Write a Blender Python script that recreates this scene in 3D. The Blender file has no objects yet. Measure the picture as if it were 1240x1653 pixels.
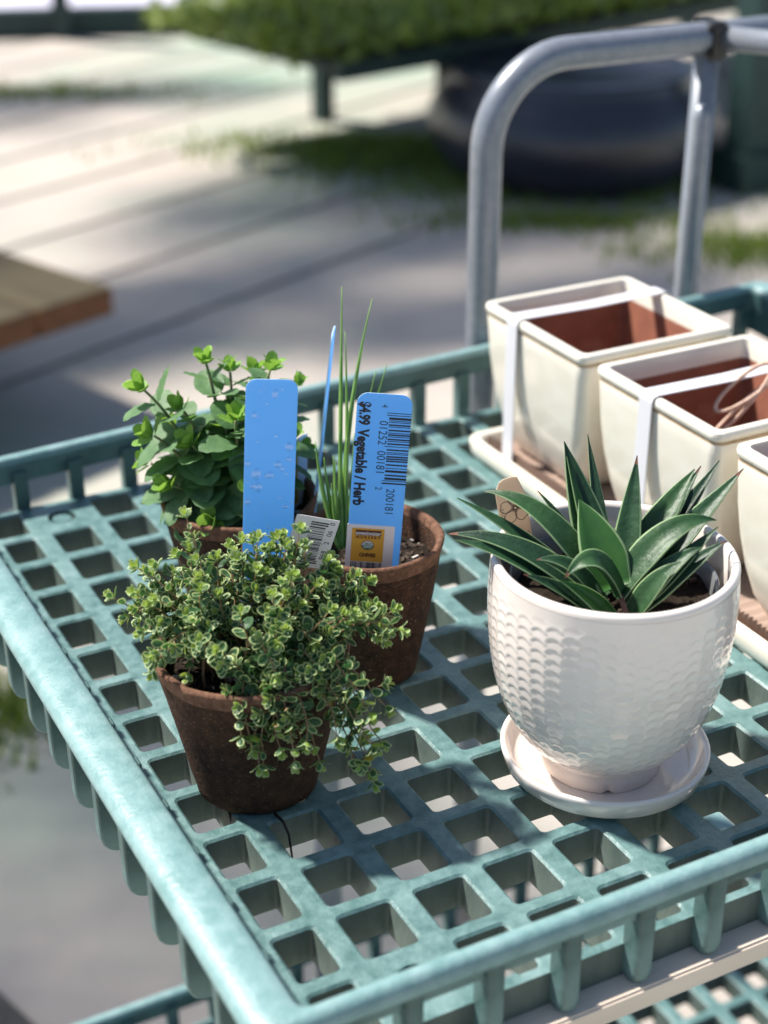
import bpy, bmesh, math, random
from mathutils import Vector, Matrix, noise
random.seed(11)
sc = bpy.context.scene
COL = sc.collection
S = 0.042            # one lattice pitch of the cart shelf, in metres
ZD = 20.0            # top of the upper shelf above the ground, in pitches
def W(x, y, z=0.0): return Vector((x*S, y*S, (z+ZD)*S))

# ------------------------------------------------------------------ camera, sky, sun
YAW, PIT, FPX = .4862, .4670, 2578.5
CP = Vector((-5.6666, -11.7549, 12.6718))
FW = Vector((math.sin(YAW)*math.cos(PIT), math.cos(YAW)*math.cos(PIT), -math.sin(PIT)))
RT = FW.cross(Vector((0, 0, 1))).normalized()
UPV = RT.cross(FW)
FH = Vector((FW.x, FW.y, 0)).normalized()       # horizontal, away from the viewer
cam = bpy.data.cameras.new('camera'); camo = bpy.data.objects.new('camera', cam); COL.objects.link(camo)
m = Matrix((RT, UPV, -FW)).transposed().to_4x4(); m.translation = W(*CP); camo.matrix_world = m
cam.sensor_fit = 'HORIZONTAL'; cam.sensor_width = 36; cam.lens = 36*FPX/1240
cam.clip_start = .05; cam.clip_end = 600
cam.dof.use_dof = True; cam.dof.focus_distance = .885; cam.dof.aperture_fstop = 7.0
sc.camera = camo
SUN_EL, SUN_AZ = math.radians(54), math.radians(-39)   # azimuth measured from +Y towards +X
wd = bpy.data.worlds.new('World'); sc.world = wd; wd.use_nodes = True
nt = wd.node_tree; sky = nt.nodes.new('ShaderNodeTexSky'); sky.sky_type = 'NISHITA'; sky.sun_disc = False
sky.sun_elevation = SUN_EL; sky.sun_rotation = SUN_AZ
nt.links.new(sky.outputs[0], nt.nodes['Background'].inputs[0]); nt.nodes['Background'].inputs[1].default_value = .078
sl = bpy.data.lights.new('sun', 'SUN'); sl.energy = 4.8; sl.angle = math.radians(3); sl.color = (1, .95, .87)
so = bpy.data.objects.new('sun', sl); COL.objects.link(so)
sd = Vector((math.sin(SUN_AZ)*math.cos(SUN_EL), math.cos(SUN_AZ)*math.cos(SUN_EL), math.sin(SUN_EL)))
so.rotation_euler = sd.to_track_quat('Z', 'Y').to_euler(); so.location = (0, 0, 12)
vs = sc.view_settings; vs.view_transform = 'Standard'; vs.look = 'None'; vs.exposure = .86; vs.gamma = 1; vs.use_curve_mapping = False

# ------------------------------------------------------------------ helpers
def at(px, py, dep):                                    # a point (in pitches) on a sight line of the survey photo, at a depth
    return CP + (RT*((px-620)/FPX) - UPV*((py-826.5)/FPX) + FW)*dep
def depth(p): return (Vector(p)-CP).dot(FW)

def tag(o, label=None, cat=None, group=None, kind=None):
    if label: o['label'] = label
    if cat: o['category'] = cat
    if group: o['group'] = group
    if kind: o['kind'] = kind
    return o
def empty(name, loc, label=None, cat=None, group=None):
    o = bpy.data.objects.new(name, None); COL.objects.link(o); o.location = loc; o.empty_display_size = .02
    return tag(o, label, cat, group)
def link(name, me, parent=None, loc=None):
    o = bpy.data.objects.new(name, me); COL.objects.link(o)
    if parent: o.parent = parent
    if loc is not None: o.location = loc
    return o
def mesh(name, vf, mats, smooth=False, scale=S, weld=False, auto=None):
    vs_, fs = vf[0], vf[1]
    me = bpy.data.meshes.new(name)
    me.from_pydata([(v[0]*scale, v[1]*scale, v[2]*scale) for v in vs_], [], fs)
    for mm in (mats if isinstance(mats, (list, tuple)) else [mats]): me.materials.append(mm)
    if len(vf) > 2: me.polygons.foreach_set('material_index', vf[2])
    if weld:
        bm = bmesh.new(); bm.from_mesh(me)
        bmesh.ops.remove_doubles(bm, verts=bm.verts, dist=1e-5); bmesh.ops.recalc_face_normals(bm, faces=bm.faces)
        bm.to_mesh(me); bm.free()
    if smooth: me.polygons.foreach_set('use_smooth', [True]*len(me.polygons))
    if auto: me.set_sharp_from_angle(angle=math.radians(auto))
    me.update(); return me
class MB:
    def __init__(s): s.v = []; s.f = []; s.m = []
    def add(s, v, f, mi=0):
        n = len(s.v); s.v += [tuple(p) for p in v]; s.f += [tuple(i+n for i in q) for q in f]; s.m += [mi]*len(f); return s
    def box(s, a, b, mi=0, mat=None):
        x0, y0, z0 = a; x1, y1, z1 = b
        v = [Vector(p) for p in ((x0,y0,z0),(x1,y0,z0),(x1,y1,z0),(x0,y1,z0),(x0,y0,z1),(x1,y0,z1),(x1,y1,z1),(x0,y1,z1))]
        if mat: v = [mat @ p for p in v]
        return s.add(v, [(0,3,2,1),(4,5,6,7),(0,1,5,4),(1,2,6,5),(2,3,7,6),(3,0,4,7)], mi)
    def tube(s, pts, rad, n=8, mi=0, cap=True):
        pts = [Vector(p) for p in pts]; rings = []
        a = None
        for i, p in enumerate(pts):
            d = (pts[min(i+1, len(pts)-1)]-pts[max(i-1, 0)]).normalized()
            if a is None: a = d.cross(Vector((0, 0, 1)) if abs(d.z) < .9 else Vector((1, 0, 0)))
            a = (a-d*a.dot(d)).normalized(); b = d.cross(a)
            r = rad[i] if isinstance(rad, (list, tuple)) else rad
            rings.append([p + (a*math.cos(t)+b*math.sin(t))*r for t in [2*math.pi*k/n for k in range(n)]])
        v = [q for rg in rings for q in rg]; f = []
        for i in range(len(pts)-1):
            for k in range(n): f.append((i*n+k, i*n+(k+1) % n, (i+1)*n+(k+1) % n, (i+1)*n+k))
        if cap: f += [tuple(range(n))[::-1], tuple(range((len(pts)-1)*n, len(pts)*n))]
        return s.add(v, f, mi)
    def lathe(s, prof, n=48, mi=0, fn=None):                # prof: list of (r, z); closes on the axis when r == 0
        v = []; f = []
        for i, (r, z) in enumerate(prof):
            for k in range(n):
                t = 2*math.pi*k/n; rr, zz = (fn(r, z, t) if fn else (r, z))
                v.append((rr*math.cos(t), rr*math.sin(t), zz))
        for i in range(len(prof)-1):
            for k in range(n): f.append((i*n+k, i*n+(k+1) % n, (i+1)*n+(k+1) % n, (i+1)*n+k))
        return s.add(v, f, mi)
    def vf(s): return s.v, s.f, s.m

# ------------------------------------------------------------------ materials
def rgb(c): return (c[0], c[1], c[2], 1)
def mat(name, c1, c2=None, scale=60, rough=.5, bump=0, bscale=None, detail=6, c3=None, s3=8, f3=(.5, .7), coat=0, spec=.5,
        trans=0, tcol=None, stretch=(1, 1, 1), metal=0, ramp=(.35, .65), rvar=0, sub=0):
    mt = bpy.data.materials.new(name); mt.use_nodes = True; n = mt.node_tree; L = n.links.new
    P = n.nodes['Principled BSDF']; out = n.nodes['Material Output']
    P.inputs['Roughness'].default_value = rough; P.inputs['Coat Weight'].default_value = coat; P.inputs['Coat Roughness'].default_value = .08
    P.inputs['Specular IOR Level'].default_value = spec; P.inputs['Metallic'].default_value = metal
    if sub: P.inputs['Subsurface Weight'].default_value = sub; P.inputs['Subsurface Radius'].default_value = (.004, .004, .003)
    tc = n.nodes.new('ShaderNodeTexCoord'); mp = n.nodes.new('ShaderNodeMapping'); L(tc.outputs['Object'], mp.inputs[0])
    mp.inputs['Scale'].default_value = stretch
    def nz(sc_, de=detail):
        k = n.nodes.new('ShaderNodeTexNoise'); k.inputs['Scale'].default_value = sc_; k.inputs['Detail'].default_value = de
        k.inputs['Roughness'].default_value = .6; L(mp.outputs[0], k.inputs['Vector']); return k
    def rmp(k, lo, hi):
        r = n.nodes.new('ShaderNodeMapRange'); r.inputs['From Min'].default_value = lo; r.inputs['From Max'].default_value = hi
        L(k.outputs[0], r.inputs['Value']); return r
    colsock = None
    P.inputs['Base Color'].default_value = rgb(c1)
    if c2:
        a = nz(scale); mx = n.nodes.new('ShaderNodeMix'); mx.data_type = 'RGBA'; L(rmp(a, *ramp).outputs[0], mx.inputs[0])
        mx.inputs[6].default_value = rgb(c1); mx.inputs[7].default_value = rgb(c2); colsock = mx.outputs[2]
        if rvar:
            rr = n.nodes.new('ShaderNodeMapRange'); rr.inputs['To Min'].default_value = rough-rvar; rr.inputs['To Max'].default_value = rough+rvar
            rr.inputs['From Min'].default_value = .3; rr.inputs['From Max'].default_value = .7
            L(a.outputs[0], rr.inputs['Value']); L(rr.outputs[0], P.inputs['Roughness'])
    if c3:
        b = nz(s3); mx = n.nodes.new('ShaderNodeMix'); mx.data_type = 'RGBA'; L(rmp(b, *f3).outputs[0], mx.inputs[0])
        if colsock: L(colsock, mx.inputs[6])
        else: mx.inputs[6].default_value = rgb(c1)
        mx.inputs[7].default_value = rgb(c3); colsock = mx.outputs[2]
    if colsock: L(colsock, P.inputs['Base Color'])
    if bump:
        k = nz(bscale or scale*2); bp = n.nodes.new('ShaderNodeBump'); bp.inputs['Strength'].default_value = 1; bp.inputs['Distance'].default_value = bump
        L(k.outputs[0], bp.inputs['Height']); L(bp.outputs[0], P.inputs['Normal'])
    if trans:
        tr = n.nodes.new('ShaderNodeBsdfTranslucent'); tr.inputs[0].default_value = rgb(tcol or c1); ms = n.nodes.new('ShaderNodeMixShader')
        ms.inputs[0].default_value = trans; L(P.outputs[0], ms.inputs[1]); L(tr.outputs[0], ms.inputs[2]); L(ms.outputs[0], out.inputs[0])
    return mt
M = {}
M['rim'] = mat('pale teal plastic with painted sheen', (.145, .265, .265), (.2, .33, .335), 90, .36, .0005, 300, c3=(.26, .385, .39), s3=60, f3=(.45, .8), rvar=.1)  # sky sheen on the rim is put into its paler base colour
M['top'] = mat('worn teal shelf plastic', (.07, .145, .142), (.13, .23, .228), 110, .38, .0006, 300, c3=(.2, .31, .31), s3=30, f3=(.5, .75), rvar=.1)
M['deckside'] = mat('dull grey green plastic', (.06, .09, .082), (.1, .135, .12), 60, .6, .0005, 300, stretch=(1, 1, .35))  # darker, greyer tone for hole walls, deck edge and underside
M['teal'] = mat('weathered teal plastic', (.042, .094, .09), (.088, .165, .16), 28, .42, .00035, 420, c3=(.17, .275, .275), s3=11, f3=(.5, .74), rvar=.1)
M['wood'] = mat('pale weathered wood', (.78, .66, .56), (.6, .48, .38), 30, .7, .0004, 90, stretch=(.12, 1, 1))
M['brownwood'] = mat('stained brown wood', (.06, .045, .016), (.035, .024, .009), 14, .85, .0006, 60, stretch=(.15, 1, 1))
M['endwood'] = mat('dark red sawn wood', (.1, .034, .011), (.17, .06, .018), 30, .7, .0005, 80)
M['steel'] = mat('grey painted steel', (.25, .27, .31), (.2, .22, .26), 120, .33, 0, metal=.25, rvar=.06)
M['peat'] = mat('pressed brown peat fibre', (.075, .036, .02), (.032, .016, .01), 150, .9, .0016, 420, c3=(.26, .15, .095), s3=620, f3=(.6, .7), spec=.25)
M['peatrim'] = mat('dry pale peat fibre', (.21, .11, .07), (.11, .056, .036), 220, .92, .0014, 420, spec=.2)
M['soil'] = mat('dark potting soil', (.012, .009, .007), (.035, .024, .016), 350, .95, .001, 900, spec=.15)
M['bark'] = mat('brown bark chip', (.03, .019, .012), (.07, .045, .03), 300, .9)
M['perlite'] = mat('pale perlite grain', (.5, .47, .42), None, rough=.9)
M['white'] = mat('white ceramic glaze', (.85, .77, .715), (.82, .73, .67), 25, .14, coat=.8)
M['bisque'] = mat('unglazed cream bisque', (.78, .67, .6), (.72, .61, .54), 60, .75)
M['cream'] = mat('cream glaze', (.81, .765, .67), (.76, .705, .59), 20, .22, c3=(.5, .38, .24), s3=170, f3=(.7, .78), coat=.5)
M['glazeedge'] = mat('brown worn glaze edge', (.3, .19, .1), (.5, .36, .22), 90, .4)
M['terra'] = mat('terracotta inside', (.3, .105, .06), (.2, .07, .042), 40, .85, c3=(.4, .22, .16), s3=25, f3=(.55, .8))
M['strap'] = mat('white packing strap', (.76, .76, .8), None, rough=.45, trans=.15)
M['card'] = mat('pinkish brown cardboard', (.36, .26, .21), (.28, .2, .16), 30, .9)
M['rope'] = mat('pale twine', (.62, .45, .36), (.48, .32, .24), 200, .9)
M['aloe'] = mat('deep green succulent leaf', (.013, .044, .019), (.026, .078, .031), 70, .42, .0005, 260, c3=(.05, .1, .06), s3=900, f3=(.62, .75), trans=.1, tcol=(.1, .35, .06), spec=.4)
M['aloedark'] = mat('dark blue green succulent leaf', (.009, .032, .016), (.018, .054, .025), 50, .45, .0005, 260, c3=(.05, .09, .06), s3=700, f3=(.6, .75), spec=.4)
M['aloemid'] = mat('mid green succulent leaf', (.021, .064, .024), (.038, .1, .034), 60, .42, .0005, 260, c3=(.07, .12, .07), s3=800, f3=(.62, .76), trans=.12, tcol=(.12, .36, .06), spec=.4)
M['aloelight'] = mat('bright green succulent leaf', (.05, .15, .03), (.032, .1, .03), 50, .38, trans=.25, tcol=(.2, .5, .06))
M['aloeedge'] = mat('pale succulent leaf margin', (.2, .3, .14), None, rough=.5)
M['aloetip'] = mat('dry brown leaf', (.2, .09, .05), (.09, .04, .025), 80, .7)
M['thyme'] = mat('green thyme leaf', (.035, .095, .038), (.06, .135, .055), 400, .5, trans=.22, tcol=(.1, .27, .06))
M['thymeedge'] = mat('cream thyme leaf margin', (.36, .46, .22), (.5, .56, .26), 300, .55, trans=.25, tcol=(.5, .6, .2))
M['thymetip'] = mat('yellow green thyme shoot', (.17, .32, .05), (.3, .4, .06), 300, .5, trans=.3, tcol=(.4, .55, .06))
M['thymeyellow'] = mat('yellow thyme leaf', (.55, .42, .05), None, rough=.5, trans=.3, tcol=(.7, .5, .05))
M['stem'] = mat('reddish brown thyme stem', (.22, .12, .06), (.3, .2, .1), 200, .7)
M['oreg'] = mat('soft green oregano leaf', (.07, .15, .06), (.115, .22, .095), 90, .55, .0004, 300, trans=.28, tcol=(.22, .45, .07))
M['oregtip'] = mat('young yellow green oregano leaf', (.15, .3, .05), (.22, .4, .07), 120, .55, trans=.32, tcol=(.35, .6, .08))
M['oregstem'] = mat('green oregano stem', (.14, .22, .07), (.2, .17, .08), 100, .6)
M['chive'] = mat('green chive blade', (.15, .31, .06), (.24, .42, .1), 60, .45, trans=.25, tcol=(.3, .55, .08))
M['blue'] = mat('light blue plastic', (.2, .49, .88), (.22, .51, .9), 30, .4, c3=(.3, .42, .55), s3=160, f3=(.64, .8), trans=.6, tcol=(.33, .66, 1))
M['blueedge'] = mat('pale cut plastic edge', (.62, .78, .92), None, rough=.4, trans=.3)
wt = bpy.data.materials.new('clear water bead'); wt.use_nodes = True; n_ = wt.node_tree
g1, g2, g3 = n_.nodes.new('ShaderNodeBsdfTransparent'), n_.nodes.new('ShaderNodeBsdfGlossy'), n_.nodes.new('ShaderNodeMixShader')
g1.inputs[0].default_value = (.93, .97, 1, 1); g2.inputs['Roughness'].default_value = .08; g3.inputs[0].default_value = .16
n_.links.new(g1.outputs[0], g3.inputs[1]); n_.links.new(g2.outputs[0], g3.inputs[2]); n_.links.new(g3.outputs[0], n_.nodes['Material Output'].inputs[0]); M['drop'] = wt
M['ink'] = mat('black print', (.012, .014, .025), None, rough=.5)
M['sticker'] = mat('white paper sticker', (.8, .76, .75), None, rough=.6)
M['orange'] = mat('orange yellow print', (.72, .38, .045), None, rough=.55)
M['maroon'] = mat('dark brown print', (.09, .025, .02), None, rough=.55)
M['green'] = mat('green print', (.02, .2, .13), None, rough=.5)
M['beige'] = mat('beige tag card', (.76, .64, .52), (.7, .58, .46), 40, .6, trans=.5, tcol=(.85, .7, .55))
M['clear'] = mat('grey translucent nursery pot', (.12, .125, .13), None, rough=.25, coat=.3)
M['blackpl'] = mat('black plastic', (.015, .015, .017), None, rough=.4)
M['navy'] = mat('dark navy glazed clay', (.012, .014, .026), (.022, .025, .042), 6, .35, coat=.3)
M['bark_t'] = mat('tree bark', (.09, .065, .045), (.16, .12, .09), 12, .9, .01, 20)
M['leaf_t'] = mat('tree leaf', (.05, .12, .03), (.09, .17, .04), 3, .5, trans=.3, tcol=(.2, .4, .06))
M['bench_g'] = mat('leafy green', (.12, .18, .025), (.2, .25, .04), 8, .55, trans=.3, tcol=(.3, .4, .05))
M['grass'] = mat('yellow green grass', (.09, .15, .03), (.17, .23, .045), 5, .6, trans=.3, tcol=(.35, .45, .06))
M['paintw'] = mat('pale lavender painted board', (.68, .66, .78), (.6, .58, .7), 3, .5)
M['darkwood'] = mat('dark green stained timber', (.012, .035, .032), (.02, .05, .045), 12, .6)
M['root'] = mat('black wet root', (.012, .009, .008), None, rough=.6)
M['concrete'] = mat('worn concrete', (.46, .405, .355), (.37, .33, .295), 1.3, .85, .002, 40, c3=(.27, .35, .27), s3=.55, f3=(.46, .66))
M['darkstrip'] = mat('plain dark grey', (.06, .055, .05), (.11, .1, .09), 20, .9)

# ------------------------------------------------------------------ ground
g = MB(); R_ = 220.0
g.add([(-R_, -R_, 0), (R_, -R_, 0), (R_, R_, 0), (-R_, R_, 0)], [(0, 1, 2, 3)])
tag(link('ground', mesh('ground', g.vf(), M['concrete'], scale=1)), 'worn pale concrete yard with greenish stains under the cart', kind='structure')
gj = MB()
JL = [((-.25, 1.85), (.42, -.35), .02)]  # thin dark strips lying just above the concrete
for k in range(9): JL.append(((-3+.2*k, 1.35+.52*k), (6+.2*k, 5.2+.52*k), .007))
for (p, q, w) in JL:
    a, b = Vector((p[0], p[1], .004)), Vector((q[0], q[1], .004)); n_ = (b-a).cross(Vector((0, 0, 1))).normalized()*w
    gj.add([a-n_, b-n_, b+n_, a+n_], [(0, 1, 2, 3)])
tag(link('ground_strip', mesh('ground_strip', gj.vf(), M['darkstrip'], scale=1)), 'thin dark lines across the concrete ground', kind='structure')

# ------------------------------------------------------------------ the cart
NX, NY = 17, 14
XL, XR, YF, YB = -.62, NX-1+.62, -.54, NY-1+.54
DT = .47
def rrect(cx, cy, hx, hy, r, n=3):
    p = []
    for k, (sx, sy) in enumerate(((1, 1), (-1, 1), (-1, -1), (1, -1))):
        for q in range(n+1):
            t = math.pi/2*(k+q/n); p.append((cx+sx*(hx-r)+r*math.cos(t), cy+sy*(hy-r)+r*math.sin(t)))
    return p
def deck_mesh():
    b = MB(); n = 3; K = 4*(n+1)
    def ringfaces(o, i_): return [(o+k, o+(k+1) % K, i_+(k+1) % K, i_+k) for k in range(K)]
    for i in range(NX):
        for j in range(NY):
            x0, x1 = (XL if i == 0 else i-.5), (XR if i == NX-1 else i+.5)
            y0, y1 = (YF if j == 0 else j-.5), (YB if j == NY-1 else j+.5)
            bolt = i in (1, NX-2) and j in (0, NY-1)
            hx0, hx1 = i-.34, i+.34
            if i == 0: hx0 = i-.2
            if i == NX-1: hx1 = i+.2
            jit = lambda: random.uniform(-.008, .008)
            cx, cy, hx, hy = (hx0+hx1)/2+jit(), j+jit(), (hx1-hx0)/2+jit(), .385+jit()
            if bolt: cx, cy, hx, hy = i, j+(.06 if j == 0 else -.06), .25, .25
            r0 = .25 if bolt else .06
            levels = [(0.035, 0), (0, -.03), (-.012, -.25), (-.03, -DT+.02), (-.02, -DT)] if not bolt else [(.0, 0), (-.008, -.015), (-.01, -.1), (-.012, -.12), (-.012, -.12)]
            cor = [(x1, y1), (x0, y1), (x0, y0), (x1, y0)]
            v = [(c[0], c[1], 0) for c in cor]; f = []
            for (d, z) in levels:
                v += [(q[0], q[1], z) for q in rrect(cx, cy, hx+d, hy+d, max(.03, r0+d), n)]
            for k in range(4):
                for q in range(n): f.append((k, 4+k*(n+1)+q+1, 4+k*(n+1)+q)[::-1])
                f.append((k, 4+k*(n+1)+n, 4+((k+1) % 4)*(n+1), (k+1) % 4))
            if bolt: levels = levels[:-1]
            for l in range(len(levels)-1): f += ringfaces(4+l*K, 4+(l+1)*K)
            if bolt:
                f.append(tuple(4+(len(levels)-1)*K+k for k in range(K)))
                b.add(v, f)
                pr = rrect(cx, cy, .17, .17, .17, n); v2 = [(q[0], q[1], -.13) for q in pr]+[(q[0], q[1], -.03) for q in pr]
                b.add(v2, ringfaces(0, K)+[tuple(range(K, 2*K))])
                b.add([(c[0], c[1], -DT) for c in cor], [(0, 3, 2, 1)])
            else:
                o = len(v); v += [(c[0], c[1], -DT) for c in cor]; l = 4+(len(levels)-1)*K
                for k in range(4):
                    for q in range(n): f.append((o+k, l+k*(n+1)+q, l+k*(n+1)+q+1))
                    f.append((o+k, l+k*(n+1)+n, l+((k+1) % 4)*(n+1), o+(k+1) % 4))
                b.add(v, f)
            for (pa, pb, on) in ((cor[1], cor[2], i == 0), (cor[3], cor[0], i == NX-1), (cor[2], cor[3], j == 0), (cor[0], cor[1], j == NY-1)):
                if on: b.add([(pa[0], pa[1], 0), (pb[0], pb[1], 0), (pb[0], pb[1], -DT), (pa[0], pa[1], -DT)], [(0, 1, 2, 3)])
    me = mesh('shelf', b.vf(), [M['top'], M['deckside']], weld=True)
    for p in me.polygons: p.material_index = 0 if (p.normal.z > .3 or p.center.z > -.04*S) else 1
    return me
def rim_mesh(lift):
    # inner and outer outline of the rim, with rounded corners
    xi0, xi1, yi0, yi1 = -.72, NX-1+.72, -.62, NY-1+.62
    xo0, xo1, yo0, yo1 = -1.33, NX-1+1.33, -.87, NY-1+.87
    def path(x0, x1, y0, y1, r):
        p = []; nseg = 24
        cs = ((x1-r, y1-r, 0), (x0+r, y1-r, 1), (x0+r, y0+r, 2), (x1-r, y0+r, 3))
        for ci, (cx, cy, k) in enumerate(cs):
            for q in range(7):
                t = math.pi/2*(k+q/6); p.append((cx+r*math.cos(t), cy+r*math.sin(t)))
            nx, ny, k2 = cs[(ci+1) % 4]; t = math.pi/2*(k+1)
            a = Vector(p[-1]); e = Vector((nx+r*math.cos(t), ny+r*math.sin(t)))
            for q in range(1, nseg): p.append(tuple(a.lerp(e, q/nseg)))
        return p
    A, B = path(xi0, xi1, yi0, yi1, .14), path(xo0, xo1, yo0, yo1, .36)
    prof = [(0, .48), (0, .84), (.03, .91), (.1, .945), (.3, .965), (.55, .97), (.75, .955), (.9, .91), (.97, .86), (1, .81), (.99, .76), (.95, .725), (.88, .71), (.5, .7), (.42, .68), (.4, .48)]
    b = MB(); v = []
    for k in range(len(A)):
        for (t, z) in prof:
            x, y = A[k][0]*(1-t)+B[k][0]*t, A[k][1]*(1-t)+B[k][1]*t
            if z == .48 and (A[k][0] < xi0+.1 or A[k][0] > xi1-.1): z = -.02
            wob = .008*noise.noise(Vector((x*.6, y*.6, 0)))
            v.append((x, y, z+lift*max(0, x)*max(0, y)/(NY-1)+wob))
    n, p_ = len(A), len(prof); f = []
    for k in range(n):
        for q in range(p_):
            f.append((k*p_+q, ((k+1) % n)*p_+q, ((k+1) % n)*p_+(q+1) % p_, k*p_+(q+1) % p_))
    b.add(v, f); b.m = [0 if 1 <= (q % p_) <= 9 else 1 for q in range(len(f))]  # pale tops, darker sides: the shade of the sides put into the colour
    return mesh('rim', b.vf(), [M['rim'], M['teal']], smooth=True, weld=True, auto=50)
def post_mesh():      # upright of the long sides: hollow channel with a rounded outer face and foot, local origin on the deck edge, outwards = -y
    b = MB(); prof = []
    hw, d = .125, .29
    sec = [(-hw, .02), (-hw, -d+.1), (-hw*.75, -d+.03), (-hw*.3, -d), (hw*.3, -d), (hw*.75, -d+.03), (hw, -d+.1), (hw, .02)]
    zs = [(.7, 1), (.1, 1), (-.3, 1), (-.4, .9), (-.46, .65), (-.48, .3)]
    v = []
    for z, s_ in zs: v += [(x*(1 if s_ == 1 else .55+.45*s_), y*s_ if y < 0 else y, z) for x, y in sec]
    n = len(sec); f = []
    for i in range(len(zs)-1):
        for k in range(n-1): f.append((i*n+k, (i+1)*n+k, (i+1)*n+k+1, i*n+k+1))
    f.append(tuple(range(n))); f.append(tuple(range((len(zs)-1)*n, len(zs)*n))[::-1])
    for i in range(len(zs)-1): f.append((i*n, i*n+n-1, (i+1)*n+n-1, (i+1)*n))
    b.add(v, f); return mesh('post', b.vf(), M['teal'], smooth=True, weld=True, auto=40)
def fin_mesh():       # upright of the short sides: a deep plate with a rounded lower corner, outwards = -x
    b = MB(); pr = [(.02, .7), (-.62, .7), (-.6, -.28), (-.57, -.4), (-.5, -.49), (-.4, -.54), (-.3, -.55), (.02, -.53)]
    t = .1; v = [(x, -t, z) for x, z in pr]+[(x, t, z) for x, z in pr]; n = len(pr)
    f = [tuple(range(n)), tuple(range(2*n-1, n-1, -1))]+[(k, k+n, (k+1) % n+n, (k+1) % n) for k in range(n)]
    b.add(v, f); me = mesh('post', b.vf(), M['teal'], weld=True)
    bm = bmesh.new(); bm.from_mesh(me); bmesh.ops.bevel(bm, geom=bm.edges[:], offset=.02*S, segments=1, affect='EDGES', clamp_overlap=True); bm.to_mesh(me); bm.free()
    return me
cart = empty('nursery_cart', (W(8, 6.5).x, W(8, 6.5).y, 0), 'weathered teal plastic garden cart with lattice shelves and grey tube handle', 'cart')
O0 = Vector(cart.location)
dm, pm, fm = deck_mesh(), post_mesh(), fin_mesh()
for zs_, lift in ((0, .033), (-13.3, 0)):
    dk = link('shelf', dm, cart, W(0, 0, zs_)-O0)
    if zs_: dk['label'] = 'lower lattice shelf of the cart'
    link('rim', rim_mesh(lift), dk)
    for i in range(NX+1):
        for yy, rz in ((YF, 0), (YB, math.pi)):
            if rz and lift: zadd = lift*max(0, i-.5)*YB/(NY-1)
            else: zadd = 0
            o = link('post', pm, dk, Vector((i-.5, yy, zadd*.6))*S); o.rotation_euler.z = rz
    for j in range(NY+1):
        if j in (0, NY): continue
        for xx, rz in ((XL, 0), (XR, math.pi)):
            o = link('post', fm, dk, Vector((xx, j-.5, 0))*S); o.rotation_euler.z = rz
    if not zs_:
        b = MB().box((XL+.1, -.86, -.8), (XR-.1, -.1, -.475))
        me = mesh('support_board', b.vf(), M['wood']); bm = bmesh.new(); bm.from_mesh(me)
        bmesh.ops.bevel(bm, geom=bm.edges[:], offset=.03*S, segments=2, affect='EDGES'); bm.to_mesh(me); bm.free()
        link('support_board', me, dk)
def bend(p0, c, p1, n=8): return [p0*(1-t)**2+c*2*t*(1-t)+p1*t*t for t in [k/n for k in range(n+1)]]
hy, ht = 14.42, 6.72
V3 = Vector
tb = MB()
pts = [V3((10.4, hy, -19.2)), V3((10.4, hy, -6)), V3((10.4, hy, 0)), V3((10.4, hy, 4.6))]
arc = [V3((10.4+1.75*(1-math.cos(t)), hy, ht-1.75+1.75*math.sin(t))) for t in [math.pi/2*k/12 for k in range(13)]]
pts = pts+arc+[V3((15, hy, ht)), V3((20.4, hy, ht))]
tb.tube(pts, .315, 20)
o = link('handle_frame', mesh('handle_frame', tb.vf(), M['steel'], smooth=True), cart, W(0, 0)-O0)
tb = MB().tube([V3((15.55, hy-.02, -19.2)), V3((15.55, hy-.02, 0)), V3((15.55, hy-.02, 6.6))], .26, 18)
o2 = link('handle_post', mesh('handle_post', tb.vf(), M['steel'], smooth=True), cart, W(0, 0)-O0)
tb = MB().tube([V3((15.32, hy-.3, -2)), V3((15.32, hy-.3, 5.2)), V3((15.32, hy-.3, 5.45))], [.17, .17, .1], 14)
link('rod', mesh('rod', tb.vf(), M['steel'], smooth=True), cart, W(0, 0)-O0)
tb = MB().tube([V3((15.75, hy-.1, 6.72)), V3((17.2, hy-2.6, 6.72)), V3((19, hy-5.2, 6.72))], .24, 16)
link('handle_bar', mesh('handle_bar', tb.vf(), M['steel'], smooth=True), cart, W(0, 0)-O0)
b = MB().box((15.35, hy-.36, 6.3), (15.85, hy+.36, 7.05))
me = mesh('bracket', b.vf(), M['blackpl']); bm = bmesh.new(); bm.from_mesh(me); bmesh.ops.bevel(bm, geom=bm.edges[:], offset=.08*S, segments=2, affect='EDGES'); bm.to_mesh(me); bm.free()
link('bracket', me, cart, W(0, 0)-O0)
for (x, y) in ((13.5, .4), (13.5, 12.6), (6, 12.9)):
    tb = MB().tube([V3((x, y, -13.6)), V3((x, y, -.45))], .3, 14)
    link('leg', mesh('leg', tb.vf(), M['steel'], smooth=True), cart, W(0, 0)-O0)
for (x, y) in ((2, 2), (2, 11.5), (14, 2), (14, 11.5)):
    tb = MB(); n = 20
    tb.tube([V3((x-.35, y, -18.6)), V3((x+.35, y, -18.6))], 1.4, 24)
    w = link('wheel', mesh('wheel', tb.vf(), M['blackpl'], smooth=True, auto=40), cart, W(0, 0)-O0)
    link('fork', mesh('fork', MB().box((x-.6, y-.2, -18.6), (x-.42, y+.2, -13.6)).box((x+.42, y-.2, -18.6), (x+.6, y+.2, -13.6)).vf(), M['steel']), w)

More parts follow.
